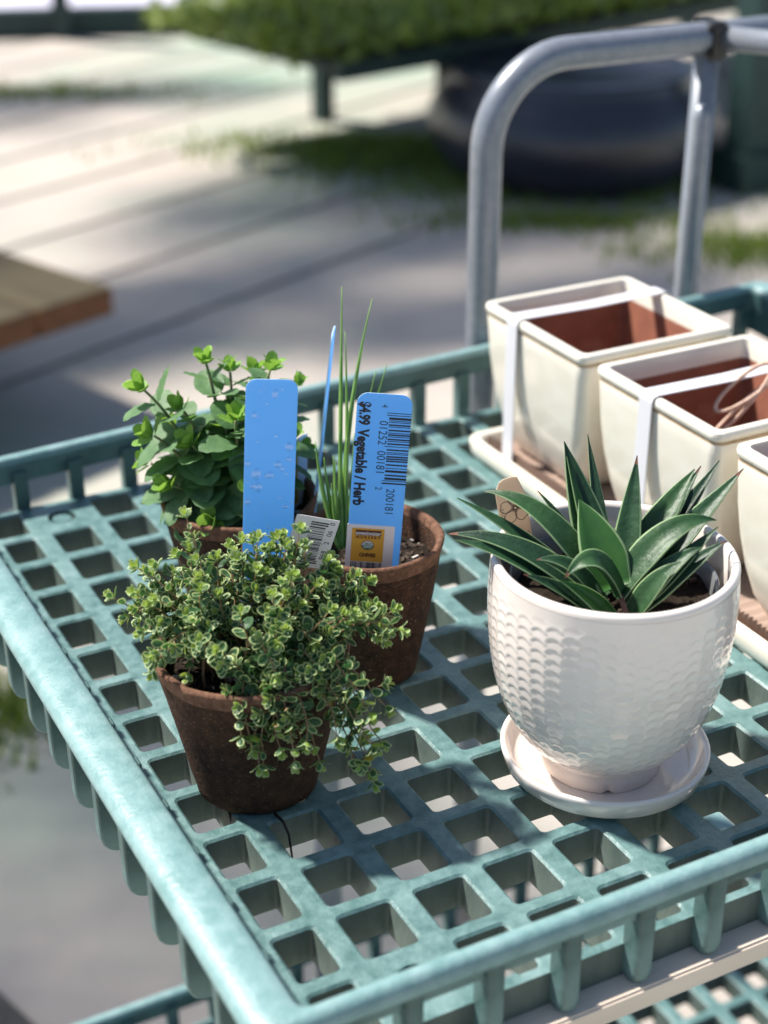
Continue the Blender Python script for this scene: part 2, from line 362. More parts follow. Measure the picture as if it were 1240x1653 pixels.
# ------------------------------------------------------------------ pots
def soil_part(root, r, z, n_chip=70, seedv=1, zn=.06):
    rnd = random.Random(seedv); b = MB(); v = []; f = []; NR, NT = 14, 40
    for i in range(NR+1):
        for k in range(NT):
            rr = r*i/NR; t = 2*math.pi*k/NT; x, y = rr*math.cos(t), rr*math.sin(t)
            v.append((x, y, z+zn*noise.noise(Vector((x*3+seedv, y*3, 0)))+zn*.6*noise.noise(Vector((x*9, y*9, seedv)))))
    for i in range(NR):
        for k in range(NT): f.append((i*NT+k, (i+1)*NT+k, (i+1)*NT+(k+1) % NT, i*NT+(k+1) % NT))
    b.add(v, f)
    so_ = link('soil', mesh('soil', b.vf(), M['soil'], smooth=True), root)
    c = MB()
    for q in range(n_chip):
        rr = r*.95*math.sqrt(rnd.random()); t = rnd.random()*6.283; s_ = rnd.uniform(.015, .06)
        mtx = Matrix.Translation((rr*math.cos(t), rr*math.sin(t), z+zn*.4)) @ Matrix.Rotation(rnd.random()*6.28, 4, 'Z') @ Matrix.Rotation(rnd.uniform(-.6, .6), 4, 'X')
        c.box((-s_, -s_*.4, -s_*.35), (s_, s_*.4, s_*.35), 1 if rnd.random() < .12 else 0, mtx)
    tag(link('bark_chips', mesh('bark_chips', c.vf(), [M['bark'], M['perlite']]), so_), kind='stuff')
def peat_pot(loc, rt, rb, h, soilz, label, seedv, tilt=0):
    root = empty('peat_pot', W(*loc), label, 'pot', 'brown peat pots on the cart shelf')
    prof = [(0, .0), (rb*.55, 0), (rb*.9, .0), (rb, .03), (rb*1.02, .12)]
    for k in range(1, 15):
        t = k/15; prof.append((rb*1.02+(rt-.02-rb*1.02)*(t**.92), .12+(h-.10-.12)*t))
    out = list(prof)
    b = MB()
    def fn(r, z, t):
        w = .018*noise.noise(Vector((math.cos(t)*2.2+seedv, math.sin(t)*2.2, z*.8)))+.006*noise.noise(Vector((math.cos(t)*14, math.sin(t)*14+seedv, z*9)))
        return r*(1+w), z+(.025*noise.noise(Vector((math.cos(t)*1.6, math.sin(t)*1.6, seedv))) if z > h*.7 else 0)
    b.lathe(out, 72, 0, fn)
    b.lathe([prof[-1], (rt-.01, h-.1), (rt+.004, h-.04), (rt-.012, h), (rt-.06, h+.005), (rt-.1, h-.03), (rt-.12, h-.12)], 72, 1, fn)
    b.lathe([(rt-.12, h-.12), (rt-.2, h*.72), (rt-.32, h*.45)], 72, 0, fn)
    link('wall', mesh('wall', b.vf(), [M['peat'], M['peatrim']], smooth=True, weld=True), root)
    soil_part(root, rt-.2, soilz, 130, seedv)
    return root
TH, CH, OR, WP = V3((.93, 4.31, 0)), V3((3.53, 6.09, 0)), V3((2.41, 8.15, 0)), V3((5.10, 2.44, 0))
pt = peat_pot(TH, 1.25, .80, 2.08, 1.78, 'brown peat pot under the bushy variegated thyme', 3)
pc = peat_pot(CH, 1.07, .68, 2.2, 1.82, 'brown peat pot of dark soil holding the chives and printed tag', 7)
po = peat_pot(OR, 1.17, .74, 2.2, 1.85, 'brown peat pot of oregano behind the plain blue tag', 9)
# roots hanging out of the thyme pot
for k, (a, dirs) in enumerate((((-.62, -.35), [(0, 0, .05), (.02, -.1, .0), (.05, -.12, -.25), (.12, -.1, -.55), (.22, -.1, -.7)]), ((-.12, -.82), [(0, 0, .03), (.03, -.2, .02), (.02, -.38, -.05), (.04, -.42, -.4), (.02, -.4, -.8), (.05, -.38, -1.1)]))):
    b = MB().tube([V3((a[0]+p[0], a[1]+p[1], p[2])) for p in dirs], [.022, .02, .018, .014, .01, .006][:len(dirs)], 6)
    link('root', mesh('root', b.vf(), M['root'], smooth=True), pt)

# white hammered pot and saucer
sa = empty('saucer', W(5.16, 2.44, 0), 'round glossy white ceramic saucer under the hammered pot', 'saucer')
b = MB().lathe([(0, .02), (1.1, .02), (1.14, .0), (1.22, .025), (1.33, .13), (1.38, .3), (1.39, .37), (1.37, .395), (1.335, .39), (1.3, .34), (1.22, .2), (1.08, .13), (.95, .12), (0, .12)], 96)
link('dish', mesh('dish', b.vf(), M['white'], smooth=True), sa)
wp = empty('ceramic_pot', W(WP.x, WP.y, .12), 'white glazed pot with hammered scale texture holding the spiky succulent', 'pot')
b = MB(); NT = 400; prof = []
key = [(.80, .30), (.92, .36), (1.06, .5), (1.22, .74), (1.36, 1.04), (1.46, 1.38), (1.53, 1.8), (1.565, 2.2), (1.57, 2.6), (1.56, 2.9), (1.55, 3.0)]
def rad(z):
    for (r0, z0), (r1, z1) in zip(key, key[1:]):
        if z0 <= z <= z1: return r0+(r1-r0)*(z-z0)/(z1-z0)
    return key[-1][0]
def rads(z): return sum(rad(min(3.0, max(.3, z+d))) for d in (-.12, -.06, 0, .06, .12))/5
prof = [(rads(.3+2.7*k/130), .3+2.7*k/130) for k in range(131)]
NC, RH = 44, .15
def ham(r, z, t):
    c = t/(2*math.pi)*NC; ci = math.floor(c); a = (c-ci)*2-1
    v = z/RH+(.5 if ci % 2 else 0)+.35*a*a
    s_ = v-math.floor(v)
    fade = min(1, max(0, (2.86-z)/.12))*min(1, max(0, (z-.42)/.15))
    e = min(1, s_/.18)
    return r+fade*(.012*(1-s_)*e-.007*(1-a*a)), z
b.lathe(prof, NT, 0, ham)
b.lathe([(1.55, 3.0), (1.55, 3.05), (1.53, 3.09), (1.49, 3.105), (1.45, 3.09), (1.43, 3.04), (1.42, 2.7), (1.4, 2.0)], NT, 0)
link('body', mesh('body', b.vf(), M['white'], smooth=True, weld=True), wp)
def footfn(r, z, t):
    g_ = 0
    for a0 in (-2.05, .05, 2.14):
        d = abs((t-a0+math.pi) % (2*math.pi)-math.pi)
        if d < .1: g_ = max(g_, .07*math.cos(d/.1*math.pi/2))
    return r, max(z, g_)
b = MB().lathe([(.0, .06), (.6, .06), (.66, .0), (.78, .0), (.8, .03), (.79, .2), (.80, .31)], 160, 0, footfn)
link('foot_ring', mesh('foot_ring', b.vf(), M['bisque'], smooth=True), wp)
b = MB().lathe([(1.16, 2.2), (1.27, 2.78), (1.3, 2.8), (1.315, 2.79), (1.2, 2.2)], 80)
link('inner_pot', mesh('inner_pot', b.vf(), M['clear'], smooth=True), wp)
soil_part(wp, 1.27, 2.54, 60, 21, .08)

# ------------------------------------------------------------------ succulent
aloe = empty('succulent', W(WP.x, WP.y, 2.6), 'dark green spiky rosette succulent in the white hammered pot', 'succulent')
AB = V3((WP.x, WP.y, 2.62))
def leaf_mesh(base, ctrl, tip, wd_, th, nrm, mats, mname='leaf', margin=True, N=16):
    base, ctrl, tip = V3(base), V3(ctrl), V3(tip); v = []; mi = []; f = []
    for i in range(N+1):
        t = i/N; p = base*(1-t)**2+ctrl*2*t*(1-t)+tip*t*t
        d = ((ctrl-base)*(1-t)+(tip-ctrl)*t).normalized()
        s_ = d.cross(nrm).normalized(); u = s_.cross(d).normalized()
        w_ = wd_*.37*((.72+.28*min(1, t/.28)) if t < .28 else (1-((t-.28)/.72)**1.6))
        w_ = max(w_, .006); h_ = th*(1-t)**.7+.004
        w2 = w_*.9
        dish = w_*.22
        sec = [(-w_, dish), (-w2*.97, dish*1.05+.006), (-w2*.5, dish*.15), (0, -dish*.1), (w2*.5, dish*.15), (w2*.97, dish*1.05+.006), (w_, dish), (w_*.6, -h_*.55), (0, -h_), (-w_*.6, -h_*.55)]
        v += [p+s_*x+u*y for x, y in sec]
    n = 10
    for i in range(N):
        for k in range(n):
            f.append((i*n+k, i*n+(k+1) % n, (i+1)*n+(k+1) % n, (i+1)*n+k))
            mi.append(1 if (margin and k in (0, 5, 6, 9) and k in (0, 5)) else 0)
    f.append(tuple(range(n))); mi.append(0)
    return mesh(mname, (v, f, mi), mats, smooth=True)
def place_leaf(tpx, tpy, w, arch, wid, bpx=None, bpy=None, bw=.1, nrm=None, mk='aloe', th=.1, cw=None):
    """tip on its sight line, w = how far it leans to the viewer (pitches)"""
    dA = depth(AB); tip = at(tpx, tpy, dA-w*.88)
    base = AB+RT*(((bpx if bpx is not None else 985)-985)/140)-FH*bw
    base.z = AB.z+(.05 if bpy is None else bpy)
    mid = base.lerp(tip, .5); ctrl = mid+V3((0, 0, 1))*arch+(-FH*cw if cw else V3())
    nn = nrm if nrm is not None else (V3((0, 0, 1))*.9-(tip-base).normalized()*.3-FH*.35).normalized()
    me = leaf_mesh(base-AB, ctrl-AB, tip-AB, wid, th, nn, [M[mk], M['aloeedge'], M['aloetip']])
    if random.random() < .45:
        for p in me.polygons[-11:-1]: p.material_index = 2
    return link('leaf', me, aloe)
UPN, CAMN = V3((0, 0, 1)), (-FH*.75+V3((0, 0, .66)))
LV = [ # tip x, y, lean to viewer, arch, width, base x, base lift, base toward viewer
 (738, 802, .0, .25, .34, 945, .02, .05), (724, 860, .35, .55, .5, 955, .05, .3), (733, 869, .5, .35, .46, 950, .0, .4),
 (782, 791, .1, .72, .5, 968, .12, .2), (911, 710, -.1, -.05, .7, 972, .2, -.1), (949, 699, -.6, .0, .28, 985, .1, -.4),
 (1029, 733, .05, -.1, .5, 1000, .25, .1), (1122, 755, -.2, .15, .62, 1005, .2, .0), (1132, 750, -.35, .05, .4, 1020, .1, -.2),
 (1162, 741, -.3, -.05, .44, 1020, .1, -.15), (1201, 754, -.05, .0, .52, 1020, .1, .0), (1157, 838, .3, .68, .56, 985, .2, .3),
 (1160, 848, .5, .0, .44, 1005, .05, .45), (1174, 870, .6, .12, .46, 1005, .0, .5), (935, 804, .28, .1, .82, 982, .3, .3),
 (912, 931, 1.0, .72, .5, 992, .28, .4), (866, 902, .75, .45, .36, 965, .1, .4), (868, 790, -.35, .15, .22, 965, .1, -.3),
 (1135, 880, .65, .3, .44, 1005, .02, .5), (1100, 905, .85, .25, .42, 1005, -.02, .55), (904, 935, 1.05, .12, .46, 985, -.06, .62),
 (845, 925, .8, .15, .36, 960, -.04, .45), (915, 735, -.05, .0, .3, 962, .2, .05)]
for k, (tx, ty, w, ar, wi, bx_, bz, bw) in enumerate(LV):
    nn = None
    mk = 'aloelight' if k in (14, 20, 22) else ('aloe', 'aloedark', 'aloe', 'aloemid')[k % 4]
    if k in (14,): nn = CAMN.normalized()
    if k in (4, 6, 22): nn = (-FH*.9+V3((0, 0, .35))+RT*(.25 if k == 4 else (.75 if k == 22 else -.35))).normalized()
    place_leaf(tx, ty, w, ar, wi, bx_, bz, bw, nn, mk)
me = leaf_mesh(RT*.03+V3((0, 0, .3))-FH*.45, RT*.02+V3((0, 0, .3))-FH*.75, RT*.16+V3((0, 0, -.04))-FH*1.0, .1, .02, CAMN.normalized(), [M['aloetip']]*3)
tag(link('leaf', me, aloe), 'withered red brown leaf')

# ------------------------------------------------------------------ thyme
thy = empty('thyme_plant', W(TH.x, TH.y, 1.78), 'bushy variegated thyme with tiny cream edged leaves trailing over its pot', 'thyme')
def tiny_leaf(b, p, d, up, L, wd_, m1, m2):
    d = d.normalized(); s_ = d.cross(up).normalized(); u = s_.cross(d)
    out = [(0, 0, 0), (.3, .42, .06), (.62, .5, .1), (.88, .32, .09), (1, 0, .05), (.88, -.32, .09), (.62, -.5, .1), (.3, -.42, .06)]
    inn = [(.1, 0, 0), (.34, .3, .02), (.62, .36, .05), (.82, .22, .05), (.88, 0, .02), (.82, -.22, .05), (.62, -.36, .05), (.34, -.3, .02)]
    pts = [p+d*(x*L)+s_*(y*wd_)+u*(z*L) for x, y, z in out]+[p+d*(x*L)+s_*(y*wd_)+u*((z+.02)*L) for x, y, z in inn]+[p+d*(.5*L)-u*(.03*L)]
    b.add(pts, [(k, (k+1) % 8, 8+(k+1) % 8, 8+k) for k in range(8)], m2)
    b.add(pts, [(8+k, 8+(k+1) % 8, 16) for k in range(8)], m1)
    return b
def sprig(tip, rnd, nn=None, lscale=1.0):
    """tip = (u right, w toward viewer, h above soil) from the pot axis"""
    u, w, h = tip
    T = RT*u-FH*w+V3((0, 0, h)); T.z = h
    r0 = rnd.uniform(.15, .75); dirn = V3((T.x, T.y, 0)); dirn = dirn.normalized() if dirn.length > .05 else V3((rnd.uniform(-1, 1), rnd.uniform(-1, 1), 0)).normalized()
    B = dirn*r0*min(1, V3((T.x, T.y, 0)).length/.9)+V3((rnd.uniform(-.15, .15), rnd.uniform(-.15, .15), -.02))
    rise = max(.0, .75-.25*h) if h < .9 else .1
    C = B.lerp(T, .5)+V3((rnd.uniform(-.12, .12), rnd.uniform(-.12, .12), rise*1.25+rnd.uniform(-.08, .1)))
    length = (C-B).length+(T-C).length; N = max(6, int(length/.155))
    pts = []
    for k in range(N+1):
        t = k/N; p = B*(1-t)**2+C*2*t*(1-t)+T*t*t
        pts.append(p+V3((noise.noise(p*3), noise.noise(p*3+V3((5, 0, 0))), noise.noise(p*3+V3((0, 7, 0)))))*.06)
    b = MB(); b.tube(pts, [.02*(1-.6*k/N) for k in range(N+1)], 5, 0)
    yel = rnd.random() < .05; ph = rnd.random()*6.28
    for k in range(int(N*.3), N+1):
        t = k/N; p = pts[k]; d = (pts[min(k+1, N)]-pts[max(k-1, 0)]).normalized()
        a = d.cross(V3((.3, .2, 1))).normalized(); c = d.cross(a)
        size = (.195 if t < .75 else .19-.2*(t-.75))*lscale*rnd.uniform(.62, 1.18)
        for side in (0, 1):
            th_ = ph+k*math.pi/2+side*math.pi+rnd.uniform(-.3, .3); o_ = a*math.cos(th_)+c*math.sin(th_)
            lift = .25+.55*max(0, t-.6)/.4+rnd.uniform(-.15, .2)
            ld = (o_+d*lift+V3((0, 0, .15))).normalized(); upn = (d*.8+V3((0, 0, .55))-o_*.3)
            m1 = 3 if t > .93 else (4 if yel and rnd.random() < .4 else 1)
            tiny_leaf(b, p, ld, upn, size, size*rnd.uniform(.55, .8), m1 if rnd.random() > .012 else 0, 2 if rnd.random() > .25 else m1)
    # rosette at the shoot tip and short side shoots
    d = (pts[-1]-pts[-3]).normalized(); a = d.cross(V3((.3, .2, 1))).normalized(); c = d.cross(a)
    for q in range(7):
        th_ = ph+q*2.4; o_ = a*math.cos(th_)+c*math.sin(th_); sz = (.165-.011*q)*lscale
        tiny_leaf(b, pts[-1]+d*.012*q, (o_*(.9-.1*q)+d*(.35+.12*q)).normalized(), d-o_*.2, sz, sz*.66, 3 if q > 2 else 1, 2)
    for sidek in range(2):
        k = rnd.randint(int(N*.35), N-2); th_ = rnd.random()*6.28; p = pts[k]
        d0 = (pts[k+1]-pts[k-1]).normalized(); a0 = d0.cross(V3((.3, .2, 1))).normalized(); c0 = d0.cross(a0)
        dd = (a0*math.cos(th_)+c0*math.sin(th_)+d0*.7+V3((0, 0, .5))).normalized(); q2 = p+dd*rnd.uniform(.14, .26)
        b.tube([p, q2], [.012, .008], 4, 0, False)
        a1 = dd.cross(V3((.3, .2, 1))).normalized(); c1 = dd.cross(a1)
        for q in range(8):
            th2 = q*math.pi/2*1.06+(q//2)*.5; o_ = a1*math.cos(th2)+c1*math.sin(th2); sz = (.185-.012*q)*lscale
            tiny_leaf(b, p.lerp(q2, .6+.055*q), (o_+dd*(.3+.1*q)).normalized(), dd-o_*.2, sz, sz*.68, 3 if q > 5 else 1, 2)
    me = mesh('sprig', b.vf(), [M['stem'], M['thyme'], M['thymeedge'], M['thymetip'], M['thymeyellow']])
    return link('sprig', me, thy)
rnd = random.Random(5)
tips = [(-.72, -.1, 2.05), (.62, -.25, 1.75), (.35, -.3, 1.6), (.1, -.2, 1.65), (-1.35, -.1, 1.35), (-1.65, .0, .95), (-1.5, .1, .75), (1.78, .35, .95), (1.86, .5, .8), (1.55, .1, .85),
        (1.05, -.2, 1.25), (1.7, .9, -.05), (1.62, 1.05, -.45), (1.5, 1.15, -.75), (1.55, 1.2, -.95), (1.3, 1.1, -.7), (.05, 1.3, -.35), (.12, 1.35, -.55), (-.05, 1.3, -.15), (.4, 1.4, -.3), (.75, 1.4, -.2), (.9, 1.35, -.5), (1.1, 1.3, -.2), (.6, 1.45, -.45)]
for k in range(9): tips.append((rnd.uniform(-1.3, -.4), rnd.uniform(.25, .8), rnd.uniform(.3, .8)))
for k in range(11): tips.append((rnd.uniform(.1, 1.55), rnd.uniform(.85, 1.3), rnd.uniform(-.65, .35)))
while len(tips) < 112:
    u = rnd.uniform(-1.5, 1.7); w = rnd.uniform(-.9, 1.25)
    e = (u/1.75)**2+(w/1.3)**2
    if e > 1: continue
    if u < -.35 and w > .55: continue
    h = 1.25*math.sqrt(max(0, 1-e))+.15+rnd.uniform(-.2, .28)
    if u > .0 and w > .6: h -= rnd.uniform(.0, .7)*(w-.3)
    tips.append((u, w, h))
for tpt in tips: sprig(tpt, rnd)

# ------------------------------------------------------------------ oregano
ore = empty('oregano_plant', W(OR.x, OR.y, 1.85), 'soft rounded leaf oregano plant in the rear peat pot', 'oregano')
def big_leaf_mesh(seedv, mk):
    rnd_ = random.Random(seedv); N = 10; v = []; f = []
    curl = rnd_.uniform(-.25, .15); fold = rnd_.uniform(.15, .4); tw = rnd_.uniform(-.2, .2)
    for i in range(N+1):
        t = i/N; w_ = .37*math.sqrt(max(0, 1-(2*t-1)**2))*(1.12-.3*t)+(.012 if t == 0 else 0)
        for k, s_ in enumerate((-1, -.55, 0, .55, 1)):
            x = t; y = s_*w_; z = curl*t*t+fold*abs(y)*(1-.5*abs(s_))*1.2+.02*math.sin(t*22+abs(s_)*3)*(abs(s_)*.8)+tw*t*y
            v.append((x, y, z))
    for i in range(N):
        for k in range(4): f.append((i*5+k, (i+1)*5+k, (i+1)*5+k+1, i*5+k+1))
    return mesh('leaf', (v, f), M[mk], smooth=True)
BL = [big_leaf_mesh(k, 'oreg') for k in range(5)]; BT = [big_leaf_mesh(20+k, 'oregtip') for k in range(3)]
def ore_stem(tip, rnd_, nodes, L0=.62):
    u, w, h = tip; T = RT*u-FH*w; T.z = h
    dirn = V3((T.x, T.y, 0)); B = dirn*.35; B.z = -.02
    C = B.lerp(T, .45)+V3((0, 0, .25*h))-dirn*.12
    N = 12; pts = [B*(1-t)**2+C*2*t*(1-t)+T*t*t for t in [k/N for k in range(N+1)]]
    st = link('stem', mesh('stem', MB().tube(pts, [.04*(1-.5*k/N) for k in range(N+1)], 6).vf(), M['oregstem'], smooth=True), ore)
    ph = rnd_.random()*6.28
    def put(p, d, upn, L, young):
        lf = link('leaf', rnd_.choice(BT if young else BL), st)
        x = d.normalized(); y = upn.cross(x).normalized(); z = x.cross(y)
        mm = Matrix((x, y, z)).transposed().to_4x4(); mm.translation = p*S
        lf.matrix_local = mm @ Matrix.Scale(L, 4)
    for k in range(nodes):
        t = .22+.78*(k/(nodes-1))**.9; t = min(t, 1); q = t*N; i0 = min(int(q), N-1); p = pts[i0].lerp(pts[i0+1], q-i0)
        d = (pts[i0+1]-pts[i0]).normalized(); a = d.cross(V3((.3, .2, 1))).normalized(); c = d.cross(a)
        L = 1.2*L0*(1-.45*max(0, t-.55)/.45)*rnd_.uniform(.85, 1.15)
        if t > .95: L *= .75
        for side in (0, 1):
            th_ = ph+k*math.pi/2+side*math.pi+rnd_.uniform(-.25, .25); o_ = a*math.cos(th_)+c*math.sin(th_)
            ld = o_+d*(.15+.75*max(0, t-.55))+V3((0, 0, -.25 if t < .6 else .1)); put(p+o_*.03, ld, d+V3((0, 0, .4)), L, t > .9)
    d = (pts[-1]-pts[-2]).normalized(); a = d.cross(V3((.3, .2, 1))).normalized(); c = d.cross(a)
    for q in range(4):
        th_ = ph+.8+q*math.pi/2; o_ = a*math.cos(th_)+c*math.sin(th_)
        put(pts[-1]+d*.03, o_*.55+d*.8, d-o_*.4, L0*.5, True)
rnd = random.Random(8)
for tp, nn, l0 in (((-1.28, .1, 2.05), 6, .66), ((-.42, -.3, 2.3), 6, .55), ((.5, -.3, 2.2), 6, .55), ((.85, -.45, 1.9), 5, .42), ((.05, .5, 1.75), 6, .6), ((-.6, .45, 1.35), 5, .6),
               ((.2, -.9, 1.9), 6, .55), ((-.9, .55, .75), 4, .6), ((.75, .2, 1.35), 5, .55), ((-1.0, -.5, 1.2), 5, .55), ((.3, .8, .9), 4, .6), ((-.15, .1, 1.5), 6, .55), ((.9, -.2, .95), 4, .5), ((-.3, .85, .35), 3, .6), ((-.75, .1, 1.75), 6, .55), ((.35, .25, 2.0), 6, .5), ((-1.15, .35, 1.45), 5, .6), ((-.1, -.5, 2.1), 6, .5), ((-1.3, -.1, .8), 4, .55)):
    ore_stem(tp, rnd, nn, l0)

# ------------------------------------------------------------------ chives
chv = empty('chive_plant', W(CH.x, CH.y, 1.82), 'few thin upright green chive blades beside the printed tag', 'chives')
cb = V3((CH.x, CH.y, 1.82)); dC = depth(cb)
rnd = random.Random(3)
CV = [(552, 462, -.1, 548, .0, .03), (557, 535, -.05, 556, -.08, .026), (601, 482, -.3, 551, .28, .03), (586, 560, -.2, 554, .2, .026), (607, 598, -.2, 560, .15, .026), (625, 588, -.35, 563, .2, .03),
      (509, 712, .1, 549, .12, .034), (523, 738, .1, 550, .08, .03), (538, 735, .0, 552, .05, .03), (548, 690, .1, 553, .0, .032), (566, 648, .0, 556, .1, .026), (541, 745, .2, 556, .1, .026), (572, 700, .15, 562, .0, .026), (535, 780, .2, 551, .05, .028), (560, 705, .2, 558, 0, .03)]
for (tx, ty, w, bx_, bow, r_) in CV:
    T = at(tx, ty, dC-w*.88)-cb
    B = RT*((bx_-596)/110.0)+FH*(.3+rnd.uniform(-.08, .12)); B.z = -.05
    C = B.lerp(T, .5)-RT*bow*.8; pts = [B*(1-t)**2+C*2*t*(1-t)+T*t*t for t in [k/12 for k in range(13)]]
    link('blade', mesh('blade', MB().tube(pts, [.85*r_*(.9+.3*math.sin(k/12*3.1))*(1-.75*max(0, k-7)/5) for k in range(13)], 6).vf(), M['chive'], smooth=True), chv)

# ------------------------------------------------------------------ plant tags
def textmesh(s_, size, mt, sx=1.0, align='CENTER', bold=0.0):
    cu = bpy.data.curves.new('txt', 'FONT'); cu.body = s_; cu.size = size; cu.align_x = align; cu.align_y = 'CENTER'; cu.offset = bold; cu.resolution_u = 4
    ob = bpy.data.objects.new('txt', cu); COL.objects.link(ob); bpy.context.view_layer.update()
    me = bpy.data.meshes.new_from_object(ob); bpy.data.objects.remove(ob); bpy.data.curves.remove(cu)
    for v in me.vertices: v.co.x *= sx
    me.materials.clear(); me.materials.append(mt); return me
def plate_mesh(w, h, r, th, mf, me_, r2=None):
    pts = rrect(0, h/2, w/2, h/2, r, 5); pts = [(x, y if y > h*.5 else max(y, 0)) for x, y in pts]; n = len(pts)
    v = [(x, y, th/2) for x, y in pts]+[(x, y, -th/2) for x, y in pts]
    f = [tuple(range(n)), tuple(range(2*n-1, n-1, -1))]+[(k, k+n, (k+1) % n+n, (k+1) % n) for k in range(n)]
    return mesh('plate', (v, f, [0, 0]+[1]*n), [mf, me_])
def tagroot(name, base, roll, yaw, lean, label):
    e = empty(name, W(*base), label, 'plant tag')
    x = RT.copy(); z = -FH.copy(); x.z = 0; y = V3((0, 0, 1))
    mm = Matrix((x, y, z)).transposed()
    e.rotation_euler = (mm @ Matrix.Rotation(yaw, 3, 'Y') @ Matrix.Rotation(-roll, 3, 'Z') @ Matrix.Rotation(lean, 3, 'X')).to_euler()
    return e
def onplate(me, parent, name, x, y, z, rot=0):
    o = link(name, me, parent, V3((x, y, z))*S); o.rotation_euler.z = rot; return o
def rect(b, x0, y0, x1, y1, z, mi=0): return b.add([(x0, y0, z), (x1, y0, z), (x1, y1, z), (x0, y1, z)], [(0, 1, 2, 3)], mi)
def bars(w, h, n, seedv, z=0.0):
    rnd_ = random.Random(seedv); b = MB(); x = 0; g_ = []
    while x < 95: 
        bw = rnd_.choice((1, 1, 2, 3)); sp = rnd_.choice((1, 1, 2, 2, 3)); g_.append((x, min(95, x+bw))); x += bw+sp
    for k, (a, c) in enumerate(g_):
        lo = -.12*h if (k < 2 or k >= len(g_)-2 or abs(k-len(g_)//2) < 1) else 0
        rect(b, a/95*w-w/2, lo, c/95*w-w/2, h, z)
    return mesh('barcode', b.vf(), M['ink'])
# tag with print, in the chive pot
pb = at(597, 905, depth(V3((CH.x, CH.y, 1.9)))-.42*.88)
t2 = tagroot('plant_tag', (pb.x, pb.y, 1.45), math.radians(4.2), 0, math.radians(-2), 'blue plastic plant tag printed with price and barcode in the chive pot')
z0 = pb.z-1.45          # height of the visible foot above the tag's own base
H2 = 3.02
link('plate', plate_mesh(.745, H2, .15, .012, M['blue'], M['blueedge']), t2)
RZ = -math.pi/2; ZT = .0085
top = H2
def prn(s_, size, x, ytop, sx, bold=0.0):
    me = textmesh(s_, size*S, M['ink'], sx, 'LEFT', bold*S); return onplate(me, t2, 'lettering', x, ytop, ZT, RZ)
prn('$4.99', .205, -.265, top-.13, .72, .009); prn('Vegetable / Herb', .205, -.265, top-.53, .8, .009)
prn('4', .12, .0, top-.15, .8); prn('01252', .165, .0, top-.385, .86); prn('00181', .165, .0, top-.825, .86); prn('2', .13, .0, top-1.36, .8); prn('200181', .165, .165, top-1.38, .82)
onplate(bars(1.05, .3, 30, 4), t2, 'barcode', .075, top-.79, ZT, RZ)
# orange sticker on it
sk = onplate(mesh('sticker', (lambda w, h: ([(-w/2, 0, 0), (w/2, 0, 0), (w/2, h, 0), (-w/2, h, 0), (-w/2, 0, .008), (w/2, 0, .008), (w/2, h, .008), (-w/2, h, .008)], [(4, 5, 6, 7), (0, 3, 2, 1), (0, 1, 5, 4), (1, 2, 6, 5), (2, 3, 7, 6), (3, 0, 4, 7)]))(.76, .92), M['sticker']), t2, 'sticker', -.055, .27, .006, 0); sk.scale = (.87, .87, 1)
def onst(b, name, mt): return link(name, mesh(name, b.vf(), mt), sk)
onst(rect(MB(), -.30, .27, .22, .86, .0105), 'panel', M['orange'])
onst(rect(MB(), -.24, .735, .17, .83, .0125), 'banner', M['maroon'])
o = link('lettering', textmesh('sweetwater', .1*S, M['sticker'], .85, 'CENTER', .002*S), sk, V3((-.035, .775, .0145))*S)
o = link('lettering', textmesh('N U R S E R Y', .066*S, M['maroon'], 1.0, 'CENTER', .003*S), sk, V3((-.035, .7, .0125))*S)
o = link('lettering', textmesh('CHIVES', .085*S, M['maroon'], .95, 'CENTER', .005*S), sk, V3((-.03, .385, .0125))*S)
def disc(rx, ry, cx, cy, z, a0=0, a1=2*math.pi, n=28): 
    return MB().add([(cx+rx*math.cos(a0+(a1-a0)*k/n), cy+ry*math.sin(a0+(a1-a0)*k/n), z) for k in range(n+1)], [tuple(range(n+1))])
se = onst(disc(.105, .085, -.035, .565, .0122), 'seal', M['maroon'])
for nm, bb, mt in (('seal_face', disc(.094, .075, -.035, .565, .0135), M['sticker']), ('seal_base', disc(.094, .075, -.035, .565, .0146, math.pi, 2*math.pi), M['green']), ('seal_band', rect(MB(), -.105, .538, .035, .55, .0156), M['sticker'])):
    link(nm, mesh(nm, bb.vf(), mt), sk)
o = link('lettering', textmesh('USDA', .058*S, M['green'], .95, 'CENTER', .002*S), sk, V3((-.035, .592, .0146))*S)
o = link('lettering', textmesh('ORGANIC', .03*S, M['sticker'], .95, 'CENTER'), sk, V3((-.035, .522, .0158))*S)
o = link('barcode', bars(.5, .13, 20, 9), sk, V3((-.04, .13, .0125))*S)

